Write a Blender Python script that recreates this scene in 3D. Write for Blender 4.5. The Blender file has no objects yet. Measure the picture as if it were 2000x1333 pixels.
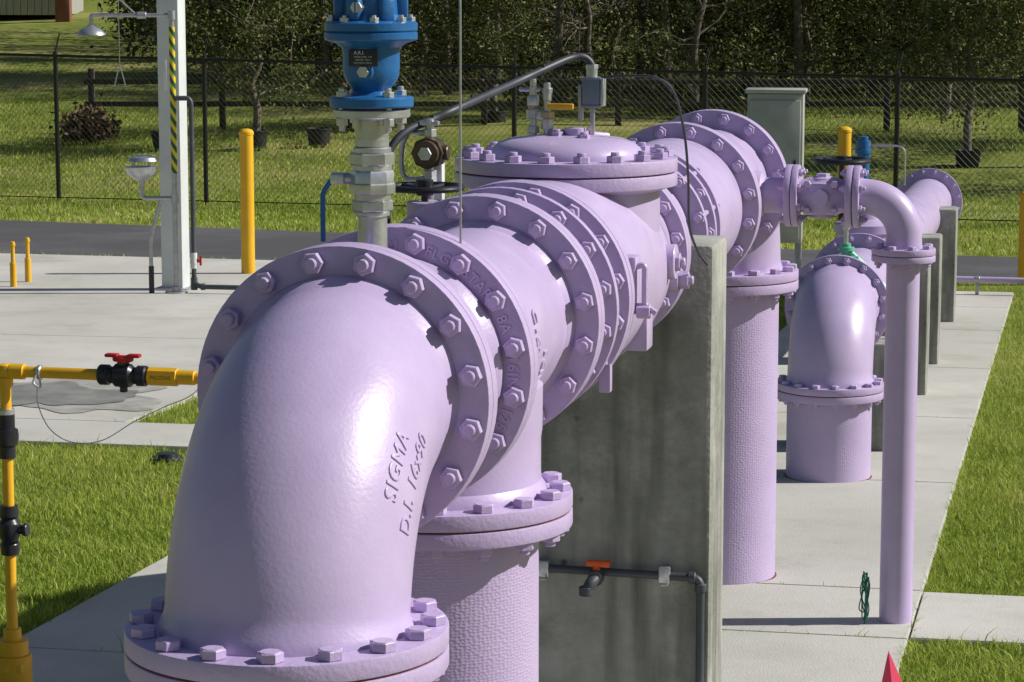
import bpy, bmesh, math, random
import numpy as np
from mathutils import Vector, Matrix
random.seed(4); RNG=np.random.default_rng(4)
sc=bpy.context.scene; COL=sc.collection
pi=math.pi; rad=math.radians
# ------------------------------------------------------------ materials
def nd(nt,t,**k):
    n=nt.nodes.new(t)
    for a,b in k.items(): setattr(n,a,b)
    return n
def mat(name,c1,c2=None,scale=4.0,rough=.5,metal=0.0,bump=0.0,bscale=60.0,detail=4.0,rv=0.0,c3=None,s3=.7,lo=.35,hi=.65,stretch=None,bump2=0.0,b2scale=8.0,pits=0.0,streak=None,spec=.5):
    m=bpy.data.materials.new(name); m.use_nodes=True; nt=m.node_tree; L=nt.links
    b=nt.nodes['Principled BSDF']; b.inputs['Roughness'].default_value=rough; b.inputs['Metallic'].default_value=metal; b.inputs['Specular IOR Level'].default_value=spec
    tc=nd(nt,'ShaderNodeTexCoord'); vec=tc.outputs['Object']; vec0=vec
    if stretch:
        mp=nd(nt,'ShaderNodeMapping'); mp.inputs['Scale'].default_value=stretch; L.new(vec,mp.inputs['Vector']); vec=mp.outputs['Vector']
    col=None
    def mixc(fac,colr,kind='MIX'):
        mx=nd(nt,'ShaderNodeMix',data_type='RGBA',blend_type=kind); L.new(fac,mx.inputs[0]); L.new(col,mx.inputs[6]); mx.inputs[7].default_value=(*colr,1); return mx.outputs[2]
    def ramp(src,a,bb,ca=(0,0,0),cb=(1,1,1)):
        r=nd(nt,'ShaderNodeValToRGB'); r.color_ramp.elements[0].position=a; r.color_ramp.elements[1].position=bb
        r.color_ramp.elements[0].color=(*ca,1); r.color_ramp.elements[1].color=(*cb,1); L.new(src,r.inputs['Fac']); return r.outputs['Color']
    if c2 is None: b.inputs['Base Color'].default_value=(*c1,1)
    else:
        n=nd(nt,'ShaderNodeTexNoise'); n.inputs['Scale'].default_value=scale; n.inputs['Detail'].default_value=detail; n.inputs['Roughness'].default_value=.65
        L.new(vec,n.inputs['Vector']); col=ramp(n.outputs['Fac'],lo,hi,c1,c2)
        if c3 is not None:
            n3=nd(nt,'ShaderNodeTexNoise'); n3.inputs['Scale'].default_value=s3; n3.inputs['Detail'].default_value=6; n3.inputs['Roughness'].default_value=.7; L.new(vec,n3.inputs['Vector'])
            col=mixc(ramp(n3.outputs['Fac'],.48,.66),c3)
        if streak:
            mp=nd(nt,'ShaderNodeMapping'); mp.inputs['Scale'].default_value=(9,9,.9); L.new(vec0,mp.inputs['Vector'])
            n4=nd(nt,'ShaderNodeTexNoise'); n4.inputs['Scale'].default_value=1; n4.inputs['Detail'].default_value=6; L.new(mp.outputs[0],n4.inputs['Vector'])
            col=mixc(ramp(n4.outputs['Fac'],.52,.70),streak)
        if pits:
            n5=nd(nt,'ShaderNodeTexVoronoi'); n5.inputs['Scale'].default_value=pits; L.new(vec0,n5.inputs['Vector'])
            col=mixc(ramp(n5.outputs['Distance'],.04,.10,(1,1,1),(0,0,0)),tuple(x*.5 for x in c1))
    if col is not None: L.new(col,b.inputs['Base Color'])
    if rv:
        n=nd(nt,'ShaderNodeTexNoise'); n.inputs['Scale'].default_value=9; n.inputs['Detail'].default_value=5; L.new(vec,n.inputs['Vector'])
        mr=nd(nt,'ShaderNodeMapRange'); mr.inputs['From Min'].default_value=.3; mr.inputs['From Max'].default_value=.7
        mr.inputs['To Min'].default_value=rough-rv; mr.inputs['To Max'].default_value=rough+rv; L.new(n.outputs['Fac'],mr.inputs['Value']); L.new(mr.outputs['Result'],b.inputs['Roughness'])
    last=None
    if bump2:
        n=nd(nt,'ShaderNodeTexNoise'); n.inputs['Scale'].default_value=b2scale; n.inputs['Detail'].default_value=2; L.new(vec,n.inputs['Vector'])
        bp=nd(nt,'ShaderNodeBump'); bp.inputs['Strength'].default_value=bump2; bp.inputs['Distance'].default_value=.02
        L.new(n.outputs['Fac'],bp.inputs['Height']); last=bp
    if bump:
        n=nd(nt,'ShaderNodeTexNoise'); n.inputs['Scale'].default_value=bscale; n.inputs['Detail'].default_value=4; L.new(vec,n.inputs['Vector'])
        bp=nd(nt,'ShaderNodeBump'); bp.inputs['Strength'].default_value=bump; bp.inputs['Distance'].default_value=.01
        L.new(n.outputs['Fac'],bp.inputs['Height'])
        if last: L.new(last.outputs['Normal'],bp.inputs['Normal'])
        last=bp
    if last: L.new(last.outputs['Normal'],b.inputs['Normal'])
    return m
M_PAINT=mat('lilac_paint',(.475,.378,.60),(.535,.432,.66),scale=7,detail=8,rough=.35,bump=.065,bscale=120,rv=.08,lo=.3,hi=.7,bump2=.02,b2scale=16)
M_PAINT2=mat('lilac_paint_flange',(.44,.345,.565),(.51,.405,.635),scale=11,detail=8,rough=.40,bump=.16,bscale=90,rv=.09,lo=.3,hi=.7)
def peen():
    m=mat('lilac_peened_pipe',(.46,.36,.58),(.52,.42,.645),scale=3,rough=.42)
    nt=m.node_tree; L=nt.links; b=nt.nodes['Principled BSDF']
    tc=nd(nt,'ShaderNodeTexCoord'); sp=nd(nt,'ShaderNodeSeparateXYZ'); L.new(tc.outputs['Object'],sp.inputs[0])
    at=nd(nt,'ShaderNodeMath',operation='ARCTAN2'); L.new(sp.outputs['Y'],at.inputs[0]); L.new(sp.outputs['X'],at.inputs[1])
    mu=nd(nt,'ShaderNodeMath',operation='MULTIPLY'); L.new(at.outputs[0],mu.inputs[0]); mu.inputs[1].default_value=.24
    cb=nd(nt,'ShaderNodeCombineXYZ'); L.new(mu.outputs[0],cb.inputs['X']); L.new(sp.outputs['Z'],cb.inputs['Y'])
    mp=nd(nt,'ShaderNodeMapping'); mp.inputs['Scale'].default_value=(85,140,1); L.new(cb.outputs[0],mp.inputs['Vector'])
    vo=nd(nt,'ShaderNodeTexVoronoi',voronoi_dimensions='2D'); vo.inputs['Scale'].default_value=1; vo.inputs['Randomness'].default_value=.55; L.new(mp.outputs[0],vo.inputs['Vector'])
    bp=nd(nt,'ShaderNodeBump'); bp.inputs['Strength'].default_value=.45; bp.inputs['Distance'].default_value=.003
    L.new(vo.outputs['Distance'],bp.inputs['Height']); L.new(bp.outputs['Normal'],b.inputs['Normal']); return m
M_PEEN=peen()
M_BLUE=mat('blue_enamel',(.012,.11,.31),(.020,.14,.37),scale=8,rough=.36,bump=.12,bscale=70)
M_STEEL=mat('brushed_stainless',(.46,.475,.50),(.62,.635,.66),scale=25,rough=.34,metal=.75,bump=.06,bscale=90)
M_GALV=mat('galvanised_steel',(.36,.37,.39),(.5,.51,.53),scale=18,rough=.42,metal=.7)
M_YEL=mat('yellow_paint',(.80,.45,.015),(.72,.38,.012),scale=5,rough=.45,bump=.05)
M_BLK=mat('black_plastic',(.012,.013,.018),(.022,.023,.028),scale=14,rough=.35)
M_GREY=mat('grey_pvc',(.045,.052,.062),(.07,.078,.09),scale=9,rough=.5)
M_DGREY=mat('dark_conduit',(.030,.036,.045),(.05,.057,.07),scale=9,rough=.5)
M_RED=mat('red_plastic',(.5,.015,.02),(.4,.01,.015),scale=8,rough=.4)
M_ORG=mat('orange_plastic',(.85,.13,.01),(.75,.1,.01),scale=8,rough=.4)
M_BRONZE=mat('brown_bronze',(.06,.04,.025),(.12,.08,.05),scale=14,rough=.4,metal=.3)
M_BRASS=mat('brass',(.40,.33,.18),(.5,.42,.25),scale=14,rough=.35,metal=.8)
M_ACT=mat('blue_grey_housing',(.14,.19,.24),(.19,.24,.29),scale=9,rough=.4,metal=.3)
M_WHITEP=mat('white_plate',(.7,.7,.68),(.6,.6,.58),scale=8,rough=.5)
M_COLUMN=mat('painted_column',(.66,.69,.69),(.57,.60,.60),scale=3,rough=.45)
M_CAB=mat('grey_cabinet',(.46,.47,.42),(.36,.38,.34),scale=4,rough=.4,metal=.1)
M_GREEN=mat('green_enamel',(.10,.42,.28),(.14,.5,.33),scale=8,rough=.4)
M_TWINE=mat('green_twine',(.01,.12,.08),(.02,.2,.12),scale=40,rough=.7)
M_PINK=mat('pink_vinyl',(.85,.07,.16),(.8,.05,.13),scale=6,rough=.5)
M_FENCE=mat('black_vinyl_wire',(.008,.009,.009),(.014,.015,.014),scale=14,rough=.45)
M_RUST=mat('rusty_gasket',(.20,.07,.03),(.06,.025,.018),scale=60,rough=.9)
M_WHT=mat('white_print',(.7,.7,.7),(.65,.65,.65),rough=.6)
M_PIER=mat('cast_concrete',(.24,.245,.22),(.46,.455,.42),scale=5,rough=.85,bump=.4,bscale=60,detail=12,c3=(.185,.19,.165),s3=2.0,lo=.3,hi=.72,streak=(.15,.155,.13),pits=7,spec=.3)
CK=dict(scale=1.6,rough=.95,bump=.3,bscale=140,detail=12,c3=(.42,.41,.365),s3=.8,lo=.3,hi=.7,spec=.2)
M_CONC=mat('broom_finished_concrete',(.46,.45,.41),(.64,.625,.58),**CK)
M_DAMP=mat('damp_concrete',(.27,.265,.245),(.45,.44,.40),scale=5,rough=.9,detail=10,bump=.2,bscale=140,spec=.1)
M_WET=mat('wet_concrete',(.17,.17,.165),(.27,.27,.255),scale=4,rough=.8,detail=10,spec=.15)
M_ASPH=mat('asphalt',(.07,.07,.075),(.115,.115,.12),scale=70,rough=.95,bump=.4,bscale=160,detail=6,c3=(.13,.13,.135),s3=.4,spec=.2)
M_WOOD=mat('weathered_wood',(.035,.028,.022),(.08,.065,.05),scale=10,rough=.9,bump=.3)
M_BARK=mat('bark',(.08,.065,.05),(.22,.19,.145),scale=9,rough=.95,bump=.5,bscale=30)
M_BRICK=mat('brick',(.25,.1,.06),(.18,.07,.05),scale=9,rough=.9)
M_PLANK=mat('plank_siding',(.30,.29,.26),(.42,.41,.37),scale=6,rough=.9,stretch=(6,6,.3))
M_ROOF=mat('roof_shingle',(.08,.07,.06),(.13,.12,.11),scale=9,rough=.9)
M_POT=mat('nursery_pot_plastic',(.012,.013,.013),(.02,.02,.02),scale=6,rough=.6)
M_GROUND=mat('lawn_soil',(.10,.135,.024),(.24,.26,.06),scale=1.6,rough=1,bump=.9,bscale=28,detail=12,c3=(.33,.30,.12),s3=.3,lo=.3,hi=.7,spec=.05)
def leafmat(name,cols,trans=.3):
    m=bpy.data.materials.new(name); m.use_nodes=True; nt=m.node_tree; L=nt.links
    b=nt.nodes['Principled BSDF']; b.inputs['Roughness'].default_value=.6; b.inputs['Specular IOR Level'].default_value=.25
    a=nd(nt,'ShaderNodeAttribute',attribute_name='rnd'); r=nd(nt,'ShaderNodeValToRGB')
    els=r.color_ramp.elements
    while len(els)<len(cols): els.new(.5)
    for i,c in enumerate(cols): els[i].position=i/(len(cols)-1); els[i].color=(*c,1)
    L.new(a.outputs['Fac'],r.inputs['Fac']); L.new(r.outputs['Color'],b.inputs['Base Color'])
    if trans:
        t=nd(nt,'ShaderNodeBsdfTranslucent'); L.new(r.outputs['Color'],t.inputs['Color'])
        mx=nd(nt,'ShaderNodeMixShader'); mx.inputs[0].default_value=trans; o=nt.nodes['Material Output']
        L.new(b.outputs[0],mx.inputs[1]); L.new(t.outputs[0],mx.inputs[2]); L.new(mx.outputs[0],o.inputs['Surface'])
    return m
M_BLADE=leafmat('grass_blades',[(.15,.23,.022),(.28,.39,.045),(.42,.51,.08),(.62,.55,.22)],.35)
M_LEAF=leafmat('tree_leaves',[(.03,.045,.012),(.07,.09,.022),(.14,.155,.038),(.30,.26,.10)],.15)
M_FAR=leafmat('far_leaves',[(.006,.010,.003),(.020,.027,.008),(.05,.06,.018),(.15,.13,.05)],0)
M_DRY=leafmat('dry_fronds',[(.06,.035,.015),(.12,.08,.04),(.2,.14,.07)],0)
# ------------------------------------------------------------ mesh builder
RXm={'Z':Matrix.Identity(4),'Y':Matrix.Rotation(-pi/2,4,'X'),'-Y':Matrix.Rotation(pi/2,4,'X'),'X':Matrix.Rotation(pi/2,4,'Y'),'-X':Matrix.Rotation(-pi/2,4,'Y'),'-Z':Matrix.Rotation(pi,4,'X')}
def T(x,y,z): return Matrix.Translation((x,y,z))
class MB:
    def __init__(s): s.v=[]; s.f=[]
    def lathe(s,prof,seg=48,M=Matrix.Identity(4),ph=0.0):
        rings=[]
        for r,z in prof:
            if r<1e-6:
                s.v.append(M@Vector((0,0,z))); rings.append([len(s.v)-1])
            else:
                i0=len(s.v)
                for k in range(seg):
                    a=ph+2*pi*k/seg; s.v.append(M@Vector((r*math.cos(a),r*math.sin(a),z)))
                rings.append(list(range(i0,i0+seg)))
        for A,B in zip(rings,rings[1:]):
            if len(A)==1 and len(B)==1: continue
            for k in range(seg):
                k2=(k+1)%seg
                if len(A)==1: s.f.append((A[0],B[k2],B[k]))
                elif len(B)==1: s.f.append((A[k],A[k2],B[0]))
                else: s.f.append((A[k],A[k2],B[k2],B[k]))
        return s
    def cyl(s,r,z0,z1,seg=32,M=Matrix.Identity(4),c=.002,ph=0.0):
        c=min(c,r*.3,abs(z1-z0)*.3)
        return s.lathe([(0,z0),(r-c,z0),(r,z0+c),(r,z1-c),(r-c,z1),(0,z1)],seg,M,ph)
    def hexa(s,r,z0,z1,M=Matrix.Identity(4),ph=0.0):
        c=r*.07
        return s.lathe([(0,z0),(r-c,z0),(r,z0+c),(r,z1-c),(r-c,z1),(0,z1)],6,M,ph)
    def box(s,sx,sy,sz,M=Matrix.Identity(4),bev=.004):
        bm=bmesh.new(); bmesh.ops.create_cube(bm,size=1,matrix=Matrix.Diagonal((sx,sy,sz,1)))
        if bev: bmesh.ops.bevel(bm,geom=bm.edges[:],offset=bev,segments=2,affect='EDGES',profile=.5)
        bm.verts.index_update(); b=len(s.v)
        for v in bm.verts: s.v.append(M@v.co)
        for f in bm.faces: s.f.append(tuple(b+v.index for v in f.verts))
        bm.free(); return s
    def tube(s,pts,r,seg=16,cap=True):
        pts=[Vector(p) for p in pts]; n=len(pts); rr=r if isinstance(r,(list,tuple)) else [r]*n
        tan=[]
        for i in range(n):
            a=pts[max(i-1,0)]; b=pts[min(i+1,n-1)]; t=(b-a)
            tan.append(t.normalized() if t.length>1e-9 else Vector((0,0,1)))
        up=Vector((0,0,1)) if abs(tan[0].z)<.9 else Vector((1,0,0))
        u=tan[0].cross(up).normalized(); rings=[]
        for i in range(n):
            if i:
                u=(u-tan[i]*u.dot(tan[i])); u.normalize()
            w=tan[i].cross(u); i0=len(s.v)
            for k in range(seg):
                a=2*pi*k/seg; s.v.append(pts[i]+(u*math.cos(a)+w*math.sin(a))*rr[i])
            rings.append(i0)
        for A,B in zip(rings,rings[1:]):
            for k in range(seg):
                k2=(k+1)%seg; s.f.append((A+k,A+k2,B+k2,B+k))
        if cap:
            s.f.append(tuple(rings[0]+k for k in range(seg))[::-1]); s.f.append(tuple(rings[-1]+k for k in range(seg)))
        return s
    def add(s,v,f,M=Matrix.Identity(4)):
        b=len(s.v)
        for p in v: s.v.append(M@Vector(p))
        for q in f: s.f.append(tuple(b+i for i in q))
        return s
    def mesh(s,name,m,sharp=33,fix=True):
        me=bpy.data.meshes.new(name); me.from_pydata([tuple(v) for v in s.v],[],s.f); me.materials.append(m)
        if fix and len(s.f)<60000:
            bm=bmesh.new(); bm.from_mesh(me); bmesh.ops.recalc_face_normals(bm,faces=bm.faces); bm.to_mesh(me); bm.free()
        me.polygons.foreach_set('use_smooth',[True]*len(me.polygons)); me.set_sharp_from_angle(angle=rad(sharp)); me.update(); return me
def fillet(pts,r,n=6):
    pts=[Vector(p) for p in pts]; out=[pts[0]]
    for i in range(1,len(pts)-1):
        a,b,c=pts[i-1],pts[i],pts[i+1]; d1=(a-b); d2=(c-b); q=min(r,d1.length*.49,d2.length*.49)
        p1=b+d1.normalized()*q; p2=b+d2.normalized()*q
        for k in range(n+1):
            t=k/n; out.append(p1*(1-t)**2+b*2*t*(1-t)+p2*t*t)
    out.append(pts[-1]); return out
def crom(pts,n=8):
    pts=[Vector(p) for p in pts]; P4=[pts[0]*2-pts[1]]+pts+[pts[-1]*2-pts[-2]]; out=[]
    for i in range(1,len(P4)-2):
        a,b,c,d=P4[i-1:i+3]
        for k in range(n):
            t=k/n; out.append(.5*((2*b)+(c-a)*t+(2*a-5*b+4*c-d)*t*t+(3*b-a-3*c+d)*t**3))
    out.append(pts[-1]); return out
def thing(name,label,cat,loc=(0,0,0),rz=0.0,rx=0.0,group=None):
    e=bpy.data.objects.new(name,None); e.empty_display_size=.1; e.location=loc; e.rotation_euler=(rx,0,rz)
    e['label']=label; e['category']=cat
    if group: e['group']=group
    COL.objects.link(e); return e
def part(name,parent,me,loc=None,rot=None,label=None):
    o=bpy.data.objects.new(name,me); o.parent=parent
    if loc is not None: o.location=loc
    if rot is not None: o.rotation_euler=rot
    if label: o['label']=label
    COL.objects.link(o); return o
def P_(name,parent,mb,m,**k): return part(name,parent,mb.mesh(name,m),**k)
def solo(name,me,label,cat,loc=(0,0,0),rz=0,group=None):
    o=bpy.data.objects.new(name,me); o.location=loc; o.rotation_euler=(0,0,rz); o['label']=label; o['category']=cat
    if group: o['group']=group
    COL.objects.link(o); return o
def structure(name,me):
    o=bpy.data.objects.new(name,me); o['kind']='structure'; COL.objects.link(o); return o
# ------------------------------------------------------------ frame of the pipe row
ROT=rad(-12.61); RX=Vector((.9759,-.2183,0)); RY=Vector((.2183,.9759,0)); O=Vector((-.4145,4.6,1.353))
def P(t,a=0,z=0): return O+RY*t+RX*a+Vector((0,0,z))
def gz(x,y):
    ks=[(-400,.0298*400),(38,-1.132),(46,-.62),(60,0),(80,.6),(120,3.5),(400,10)]
    for (a,za),(b,zb) in zip(ks,ks[1:]):
        if y<=b: return za+(zb-za)*(y-a)/(b-a)
    return 10
BOLT={}
def boltmesh(grip,r,stud=.012,m=None,low=False):
    k=(round(grip,4),round(r,4),low)
    if k not in BOLT:
        b=MB(); h=r*.85
        if low:
            h=r*.80; b.hexa(r*1.08,-h,-.0003); b.cyl(r*.84,-h-.0012,-h+.001,24,c=.0008)
        else:
            b.hexa(r,-h,-.0003); b.lathe([(r*.55,-h+.001),(r*.55,-h-stud*.6),(r*.45,-h-stud*.8),(0,-h-stud*.85)],12)
        h=r*.85
        b.cyl(r*.5,-.001,grip+.001,10); b.hexa(r,grip+.0003,grip+h); b.cyl(r*.52,grip+h-.001,grip+h+stud,12,c=.002)
        BOLT[k]=b.mesh('bolt',m or M_PAINT2,25)
    return BOLT[k]
def flange(parent,pos,axis,R,th,n=16,bc=None,grip=None,br=.0225,phase=.5,m=None,seg=72,bolts=True,bm=None):
    m=m or M_PAINT2; c=.0035
    me=MB().lathe([(0,0),(R-c,0),(R-.001,.001),(R,c),(R,th-c),(R-.001,th-.001),(R-c,th),(0,th)],seg).mesh('flange',m,40)
    rot=RXm[axis].to_euler(); f=part('flange',parent,me,pos,rot)
    if bolts:
        bc=bc or R-.029
        for k in range(n):
            a=2*pi*(k+phase)/n
            part('bolt',f,boltmesh(grip or th,br,m=bm or m,low=(axis=='-Z')),(bc*math.cos(a),bc*math.sin(a),0),(random.gauss(0,.012),random.gauss(0,.012),random.uniform(0,pi)))
    return f
def gasket(parent,pos,axis,R,th=.003):
    P_('gasket',parent,MB().cyl(R,0,th,48,c=.0002),M_RUST,loc=pos,rot=RXm[axis].to_euler())
def textmesh(s,size,ext=.002,bold=.0,bev=0.0,space=1.0,sub=0):
    cu=bpy.data.curves.new('t','FONT'); cu.body=s; cu.size=size; cu.extrude=ext; cu.offset=bold; cu.bevel_depth=bev; cu.bevel_resolution=1; cu.align_x='CENTER'; cu.align_y='CENTER'; cu.resolution_u=3; cu.space_character=space
    o=bpy.data.objects.new('t',cu); COL.objects.link(o); dg=bpy.context.evaluated_depsgraph_get(); dg.update()
    me=bpy.data.meshes.new_from_object(o.evaluated_get(dg)); bm=bmesh.new(); bm.from_mesh(me)
    bmesh.ops.remove_doubles(bm,verts=bm.verts[:],dist=1e-6); bmesh.ops.triangulate(bm,faces=bm.faces[:])
    if sub:
        for _ in range(4):
            le=[e for e in bm.edges if e.calc_length()>sub]
            if not le: break
            bmesh.ops.subdivide_edges(bm,edges=le,cuts=1); bmesh.ops.triangulate(bm,faces=bm.faces[:])
    bm.verts.index_update()
    v=[tuple(x.co) for x in bm.verts]; f=[tuple(q.index for q in g.verts) for g in bm.faces]; bm.free()
    bpy.data.objects.remove(o); bpy.data.meshes.remove(me); return v,f
R16=.2985; TF=.037; PR=.226
def elbow_body(mb,R,r,n=28,M=Matrix.Identity(4)):
    pts=[];rr=[]
    def hub(d): return r+.016*math.exp(-(d/.016)**2)
    ext=.02
    pts.append(Vector((0,0,-R-ext))); rr.append(r+.012)
    for i in range(n+1):
        th=pi/2*i/n; pts.append(Vector((0,R-R*math.cos(th),-R+R*math.sin(th)))); d=min(th,pi/2-th)*R-.03*(r/.226); rr.append(hub(max(d,0)))
    pts.append(Vector((0,R+ext,0))); rr.append(r+.012)
    s0=len(mb.v); mb.tube(pts,rr,96)
    for i in range(s0,len(mb.v)): mb.v[i]=M@mb.v[i]
e1=thing('pipe_elbow','large glossy lilac cast-iron elbow at the end of the pipe row','pipe elbow',P(0),ROT)
b=MB(); RE=.40; elbow_body(b,RE,PR,48); P_('body',e1,b,M_PAINT)
flange(e1,(0,.363,0),'Y',R16,TF,grip=.077,bc=.2690)
flange(e1,(0,0,-.363),'-Z',R16,TF,grip=.077,bc=.2690)
def elbow_text(s,size,th0,ph0,space=1.0,tall=1.0,wide=1.0):
    v,f=textmesh(s,size,.0016,-.0002,.0010,space,.008); out=[]
    for x,y,z in v:
        ph=ph0-y*tall/PR; rr=PR+.0002+z; th=th0+x*wide/(RE+rr*math.cos(ph0))
        c=Vector((0,RE-RE*math.cos(th),-RE+RE*math.sin(th))); nn=Vector((0,-math.cos(th),math.sin(th)))
        out.append(c+(nn*math.cos(ph)+Vector((math.sin(ph),0,0)))*rr)
    return out,f
for s,sz,t0,p0,spc,tl,wd_ in (('SIGMA',.041,.74,rad(64),1.12,1.15,1.15),('D.I. 16x90',.039,.74,rad(79),1.12,1.3,1.15)):
    b=MB(); b.add(*elbow_text(s,sz,t0,p0,spc,tl,wd_)); P_('raised_lettering',e1,b,M_PAINT)
def riser(t,a,ztop,label,r=.221,R=R16,fl=True,loc=None,rot=ROT,nb=16):
    w=loc or P(t,a,0); g=gz(w.x,w.y); th=thing('vertical_pipe',label,'pipe',(w.x,w.y,g),rot); H=(ztop-g)
    b=MB(); b.cyl(r,-.1,H-.01,64); P_('pipe_wall',th,b,M_PEEN)
    if fl:
        flange(th,(0,0,H-TF),'Z',R,TF,bolts=False); gasket(th,(0,0,H-.0015),'Z',R-.004,.006)
    P_('collar',th,MB().lathe([(r+.006,0.02),(r+.007,.033),(r-.002,.036),(r-.002,.02)],48),M_RUST)
    return th
riser(0,0,1.353-.404,'lilac vertical pipe rising from the slab under the large elbow')
sp=thing('pipe_spool','short lilac flanged spool carrying the blue air valve','pipe spool',P(.403),ROT)
flange(sp,(0,0,0),'Y',R16,TF,bolts=False)
P_('body',sp,MB().lathe([(0,0),(PR+.014,.02),(PR+.014,.04),(PR,.055),(PR,.30),(PR+.014,.32),(PR+.014,.345),(0,.345)],64,RXm['Y']).cyl(.045,.15,.262,24,T(0,.192,0)),M_PAINT)
gasket(sp,(0,-.0035,0),'Y',R16-.012,.004)
f2=flange(sp,(0,.345,0),'Y',R16,TF,grip=.077,bc=.2690)
def flange_text(lst,zface,Rt):
    b=MB()
    for s,ang,sz in lst:
        v,f=textmesh(s,sz,.0032,.0006,0,1.1); out=[]
        for x,y,z in v:
            A=rad(ang)-x/Rt; q=Rt+y; out.append(Vector((q*math.cos(A),zface-.0005+z*1.0,q*math.sin(A))))
        b.add(out,f)
    return b
for it in (('FLG',67.5,.032),('STAR',45,.032),('8A',22.5,.032),('16IN',0,.032),('125',-22.5,.032),('M',90,.032)):
    P_('raised_lettering',sp,flange_text([it],.345,.260),M_PAINT2)
def tee(t0,label,txt=False,nearbolts=False,farbolts=True,C=.381):
    th=thing('pipe_tee',label,'pipe tee',P(t0),ROT)
    b=MB(); b.lathe([(0,-C+.02),(PR+.016,-C+.02),(PR+.014,-C+.045),(PR,-C+.065),(PR,C-.065),(PR+.014,C-.045),(PR+.016,C-.02),(0,C-.02)],72,RXm['Y'])
    b.lathe([(0,0),(PR+.004,.10),(PR+.003,.20),(PR,.22),(PR,C-.065),(PR+.014,C-.045),(PR+.016,C-.02),(0,C-.02)],72,RXm['-Z'])
    P_('body',th,b,M_PAINT)
    flange(th,(0,-C,0),'Y',R16,TF,bolts=nearbolts,grip=TF)
    flange(th,(0,C-TF,0),'Y',R16,TF,bolts=farbolts,grip=.077,bc=.2690)
    flange(th,(0,0,-C+TF),'-Z',R16,TF,grip=.077,bc=.2690)
    if txt:
        for s,sz,yy,ang in (('C153',.048,.03,rad(6)),('16IN',.048,.12,rad(-18))):
            b=MB(); v,f=textmesh(s,sz,.003,.0010,.001,1.1,.01); out=[]
            for x,y,z in v:
                A=ang-x/PR; rr=PR+.0006+z; out.append(Vector((rr*math.cos(A),yy+y-.05,rr*math.sin(A))))
            b.add(out,f)
            P_('raised_lettering',th,b,M_PAINT)
    return th
tee(1.168,'lilac pipe tee with stamped flanges and a branch turning down',txt=True)
riser(1.168,0,1.353-.385,'lilac vertical pipe with peened surface under the tee')
bv=thing('butterfly_valve','lilac butterfly valve with black handwheel','valve',P(1.552),ROT)
P_('body',bv,MB().cyl(.245,.01,.44,64,RXm['Y']).cyl(.06,.1,.255,24,T(-.19,.26,0)).box(.10,.10,.10,T(-.22,.26,.10),.01),M_PAINT)
flange(bv,(0,0,0),'Y',R16,TF,bolts=False)
flange(bv,(0,.20,0),'Y',R16,.03,grip=.03,bc=.2690)
flange(bv,(0,.375,0),'Y',R16,TF,grip=.077,bc=.2690)
P_('foot',bv,MB().box(.03,.03,.12,T(.235,.388,-.175),.004),M_PAINT2)
hc=(-.205,.26,.290)
b=MB(); b.lathe([(.094+.008*math.cos(a),.008*math.sin(a)) for a in [2*pi*k/10 for k in range(11)]],40,T(*hc))
for k in range(5):
    a=2*pi*k/5; b.tube([(hc[0],hc[1],hc[2]-.005),(hc[0]+.092*math.cos(a),hc[1]+.092*math.sin(a),hc[2])],.006,8)
b.cyl(.022,-.02,.02,16,T(*hc)); b.cyl(.009,-.10,.0,12,T(*hc)); P_('handwheel',bv,b,M_BLK)
T0=1.97
cv=thing('check_valve','bulky lilac swing check valve with large bolted cover','valve',P(T0),ROT)
b=MB(); b.lathe([(0,.02),(.24,.02),(.235,.06),(.25,.12),(.275,.3),(.285,.62),(.27,.8),(.245,.95),(.235,1.03),(0,1.03)],72,RXm['Y'])
b.lathe([(0,0),(.262,0),(.262,.225),(.30,.24),(0,.24)],72,T(0,.62,0))
b.box(.085,.09,.12,T(.225,.46,-.135),.008).box(.10,.09,.12,T(-.225,.46,-.135),.008)
b.cyl(.05,.2,.30,24,T(0,.70,.02)@RXm['X'])
P_('body',cv,b,M_PAINT)
flange(cv,(0,0,0),'Y',R16,TF,bolts=False)
flange(cv,(0,1.035,0),'Y',.280,TF,grip=.077,bc=.252)
flange(cv,(0,.62,.240),'Z',.31,.036,bolts=False)
bon=flange(cv,(0,.62,.280),'Z',.31,.037,bolts=False)
gasket(cv,(0,.62,.2758),'Z',.30,.005)
b=MB(); b.lathe([(0,0),(.216,0),(.216,.010),(.206,.026),(.19,.040),(.16,.051),(.10,.059),(.03,.063),(0,.064)],64,T(0,.62,.316))
b.tube([(-.13,.55,.358),(0,.62,.386),(.10,.72,.370)],.008,8).cyl(.03,.055,.082,20,T(.03,.60,.316))
P_('cover_dome',cv,b,M_PAINT)
BM=MB().hexa(.0235,0,.018).cyl(.0125,.017,.028,14).mesh('bolt',M_PAINT2,25)
BM2=MB().hexa(.018,0,.016).cyl(.010,.015,.023,12).mesh('bolt',M_PAINT2,25)
for k in range(18):
    a=2*pi*(k+.5)/18; part('bolt',bon,BM,(.275*math.cos(a),.275*math.sin(a),.0372),(0,0,random.uniform(0,3)))
for a_,r_ in ((20,.05),(80,.1),(150,.06),(-50,.1),(-110,.05)):
    part('bolt',cv,BM2,(r_*math.cos(rad(a_)),.62+r_*math.sin(rad(a_)),.316+.061-r_*.1),(0,0,a_))
P_('side_box',cv,MB().box(.075,.07,.15,T(.262,.075,.03),.008),M_PAINT2)
P_('lever_arm',cv,MB().tube(fillet([(.285,.055,.075),(.32,.055,.085),(.32,.055,-.02),(.35,.055,-.04)],.012),.008,10).hexa(.020,.30,.335,T(0,.055,-.035)@RXm['X']),M_PAINT2)
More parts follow.
